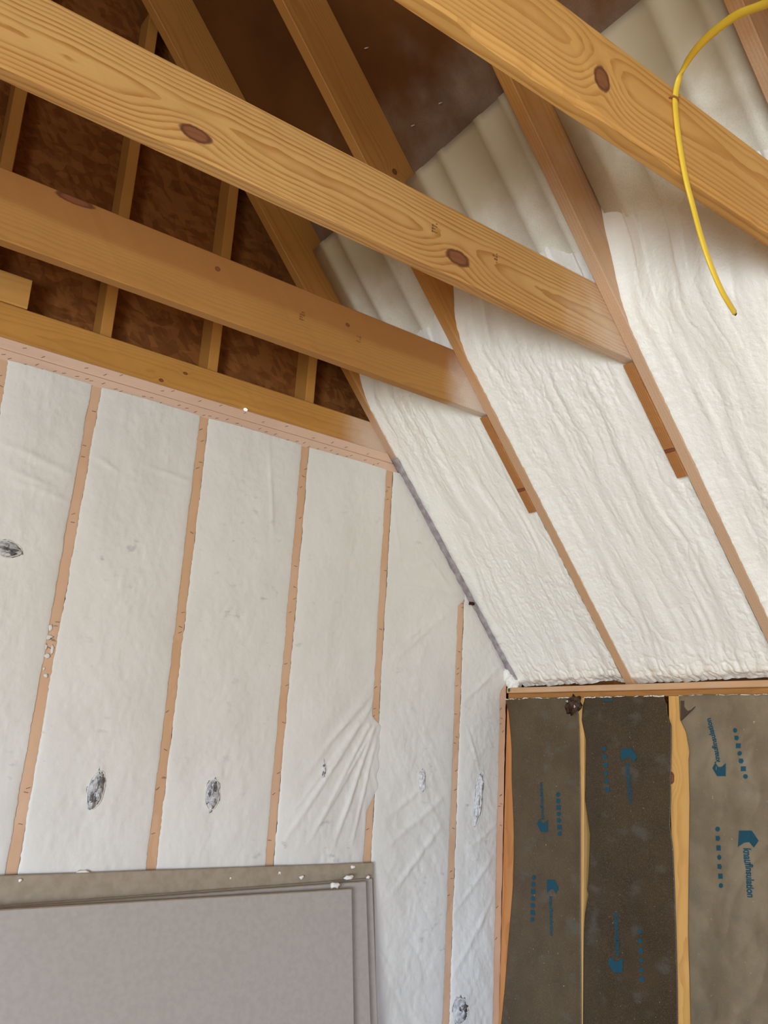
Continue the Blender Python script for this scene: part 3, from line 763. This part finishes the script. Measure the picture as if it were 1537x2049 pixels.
# third batt
letters(2, 'printed_lettering', KT, 1446, 1525, 1427, 1437, .028, INK); house(2, 1444, 1540, 28, 27, -1)
dots(2, row(1475, 1462, 1496, 1554, 7))
letters(2, 'printed_lettering', KT, 1493, 1697, 1502, 1795, .034, INK); house(2, 1502, 1679, 42, 34, 1)
dots(2, row(1440, 1659, 1444, 1772, 7), 4.6, 5.2)
# torn clump, turned-down paper corner, foam residue
p = kx(1146, 1411, -.012)
clump = blob('torn_paper_clump', (-.010, p.y, p.z), 1.0, plain('torn_brown_fibre', srgb(96, 74, 58), .9, .1, srgb(56, 40, 32), 50, 1.0), KB[0], 31, .6, 3, (.012, .027, .028), 3.5)
for j in range(9):
    q = blob('paper_shred', (random.uniform(-.016, -.004), p.y+random.uniform(-.025, .022), p.z+random.uniform(-.024, .024)), 1.0, (FLUFF if j % 3 == 0 else clump.data.materials[0]), KB[0], 40+j, .5, 2, (.006, random.uniform(.003, .009), random.uniform(.003, .012)))
v = [kx(1362, 1402, -.010), kx(1398, 1402, -.012), kx(1390, 1416, -.018), kx(1374, 1432, -.016), kx(1362, 1443, -.010)]
q = obj('folded_paper_corner', mesh('folded_paper_corner', v+[Vector((p.x+.002, p.y, p.z)) for p in v], [(0, 1, 2, 3, 4), (9, 8, 7, 6, 5)]+[(i, i+5, (i+1) % 5+5, (i+1) % 5) for i in range(5)]), plain('kraft_back', srgb(84, 68, 54), .7, .2), KB[2])
for i in range(3):
    pts = []
    ya = float(EL[i](-.05)); yb = float(ER[i](-.05))
    for j in range(70):
        t = j/69; y = ya+(yb-ya)*t
        pts.append((-.006-.003*float(vn(j*.6, i, 3)), y, -.0445+.004*float(fbm(j*.23, i, 8, 3))))
    tube('foam_residue', pts, .0022, FOAM, KB[i], 6)

# ------------------------------------------------------------------ stack of wallboard leaning on the gable wall
LEAN = math.radians(7.5)
def sheet(px, py, ytop, pxl, pyl, H, mat_face, label, t=.0254):
    """right top corner of the face at pixel (px,py) on y = ytop; (pxl,pyl) a point on the same top edge further left"""
    a = gy(px, py, ytop); b = gy(pxl, pyl, ytop)
    ex = (b-a).normalized(); L = 2.44
    down = Vector((0, -math.sin(LEAN), -math.cos(LEAN))); down = (down-ex*down.dot(ex)).normalized()
    nrm = ex.cross(down).normalized()
    if nrm.y > 0: nrm = -nrm                                   # towards the room
    Hh = (a.z-FZ)/-down.z-.004+.02*0
    v = []; c = .003
    def pt(s, d, n): return a+ex*s+down*d-nrm*n
    ring = lambda n, i: [pt(i, i, n), pt(L-i, i, n), pt(L-i, Hh-i, n), pt(i, Hh-i, n)]
    v = ring(0, c)+ring(c, 0)+ring(t-c, 0)+ring(t, c)
    f = [(0, 1, 2, 3), (15, 14, 13, 12)]
    for r in range(3):
        for k in range(4): f.append((r*4+k, (r+1)*4+k, (r+1)*4+(k+1) % 4, r*4+(k+1) % 4))
    me = mesh('wallboard_sheet', v, f); bm = bmesh.new(); bm.from_mesh(me); bmesh.ops.recalc_face_normals(bm, faces=bm.faces); bm.to_mesh(me); bm.free()
    me.materials.append(mat_face); me.materials.append(PAPER_BACK)
    for p in me.polygons:
        if p.normal.dot(nrm) < .8: p.material_index = 1
    o = bpy.data.objects.new('wallboard_sheet', me); COL.objects.link(o)
    tag(o, label, 'wallboard'); return o, a, ex, nrm
sheet(748.5, 1726, -.034, 0, 1752, 1.22, PAPER_BACK, 'rearmost wallboard sheet of the leaning stack, its brown paper showing tallest', t=.0127)
sheet(746, 1757, -.056, 0, 1812, 1.22, PAPER_FACE, 'third wallboard sheet from the front, a thin pale edge at the stack corner', t=.0127)
SM = sheet(733.5, 1763, -.092, 0, 1817, 1.22, PAPER_FACE, 'second wallboard sheet of the stack, showing as a pale strip at its right end')
SF = sheet(705, 1778, -.136, 0, 1820, 1.22, PAPER_FACE, 'front wallboard sheet of the leaning stack, its whole grey face in view', t=.0381)
CR = plain('white_foam_crumb', srgb(240, 238, 230), .8, .2)
for j, (px, py, r, y, lb) in enumerate(((670, 1772, .012, -.125, 'largest white foam crumb on the front sheet top edge'), (698, 1757, .012, -.075, 'flat white foam crumb on the rear sheets near the stack corner'),
        (603, 1756, .008, -.05, 'white foam crumb standing alone left of the stack corner'), (737, 1755, .007, -.06, 'white foam crumb at the very corner of the stack'),
        (165, 1748, .014, -.022, 'long white foam crumb on top of the stack, left of its middle'), (41, 1761, .006, -.04, 'small white foam crumb near the left end of the stack'),
        (559, 1747, .006, -.035, 'small foam crumb on the tall brown sheet above the grey face'), (706, 1735, .008, -.036, 'pale foam smear on the brown sheet beside the corner'), (461, 1757, .004, -.037, 'tiny foam speck at the middle of the brown sheet'))):
    p = gy(px, py, y)
    o = blob('foam_crumb', (p.x, p.y, p.z), r, CR, None, 60+j, .5, 2, (1.5 if r > .009 else 1.0, .6, .7))
    tag(o, lb, 'foam crumb', 'foam crumbs on the wallboard stack')

# ------------------------------------------------------------------ yellow cable stapled to the orange joist
yj = R_YS[3]-.0055
path = [gy(1620, -45, -2.16), gy(1537, 5, -2.06), gy(1470, 33, -1.98), gy(1405, 85, -1.88), gy(1366, 140, -1.80), gy(1352, 190, yj), gy(1354, 240, yj), gy(1362, 300, yj), gy(1373, 360, yj),
        gy(1386, 410, yj), gy(1402, 470, yj-.006), gy(1422, 530, yj-.01), gy(1446, 585, yj-.008), gy(1470, 625, yj)]
cab = tube('electrical_cable', spline(path, 8), .0078, YELLOW, None, 12, .55)
tag(cab, 'yellow electrical cable arching over the orange joist and hanging with a cut end', 'cable')
d = (path[-1]-path[-2]).normalized()
q = tube('cut_end', [path[-1]-d*.002, path[-1]+d*.006], .0042, COPPER, cab, 8, .6); q['label'] = 'dark cut end'
p = gy(1353, 195, yj-.004)
st = tube('cable_staple', [(p.x-.009, yj+.006, p.z), (p.x-.008, yj-.004, p.z), (p.x, yj-.006, p.z-.001), (p.x+.008, yj-.004, p.z-.002), (p.x+.009, yj+.006, p.z-.002)], .0016, plain('rusty_staple', srgb(150, 96, 50), .5, .4), None, 6)
tag(st, 'rusty cable staple holding the yellow cable to the joist top', 'staple')
# nail tips through the roof deck and a pinhole of daylight over the wall plate
for j, (px, py) in enumerate(((737, 95), (885, 205), (830, 250))):
    p = rf(px, py, RD)
    bm = bmesh.new(); bmesh.ops.create_cone(bm, segments=8, radius1=.003, radius2=.0012, depth=.02, cap_ends=True)
    me = bpy.data.meshes.new('nail_tip'); bm.to_mesh(me); bm.free()
    o = obj('nail_tip', me, NAILM, None, True); o.location = p-NV*.008; o.rotation_euler = (-NV).to_track_quat('Z', 'Y').to_euler()
    tag(o, ('shiny nail tip poking through the dark roof deck near the top edge', 'shiny nail tip poking through the roof deck above the middle baffle', 'dull nail tip in the deck between the two rafters')[j], 'nail')
m = Mat('daylight_through_gap', .5, 0); m.color(srgb(255, 255, 255)); m.b.inputs['Emission Color'].default_value = (.9, .95, 1, 1); m.b.inputs['Emission Strength'].default_value = 2.0
p = gy(492, 819, -.002)
o = blob('daylight_pinhole', (p.x, .0, p.z), 1.0, m.m, None, 3, .1, 2, (.0075, .003, .0045)); tag(o, 'bright pinhole of daylight between the rail and the wall plate', 'light gap')
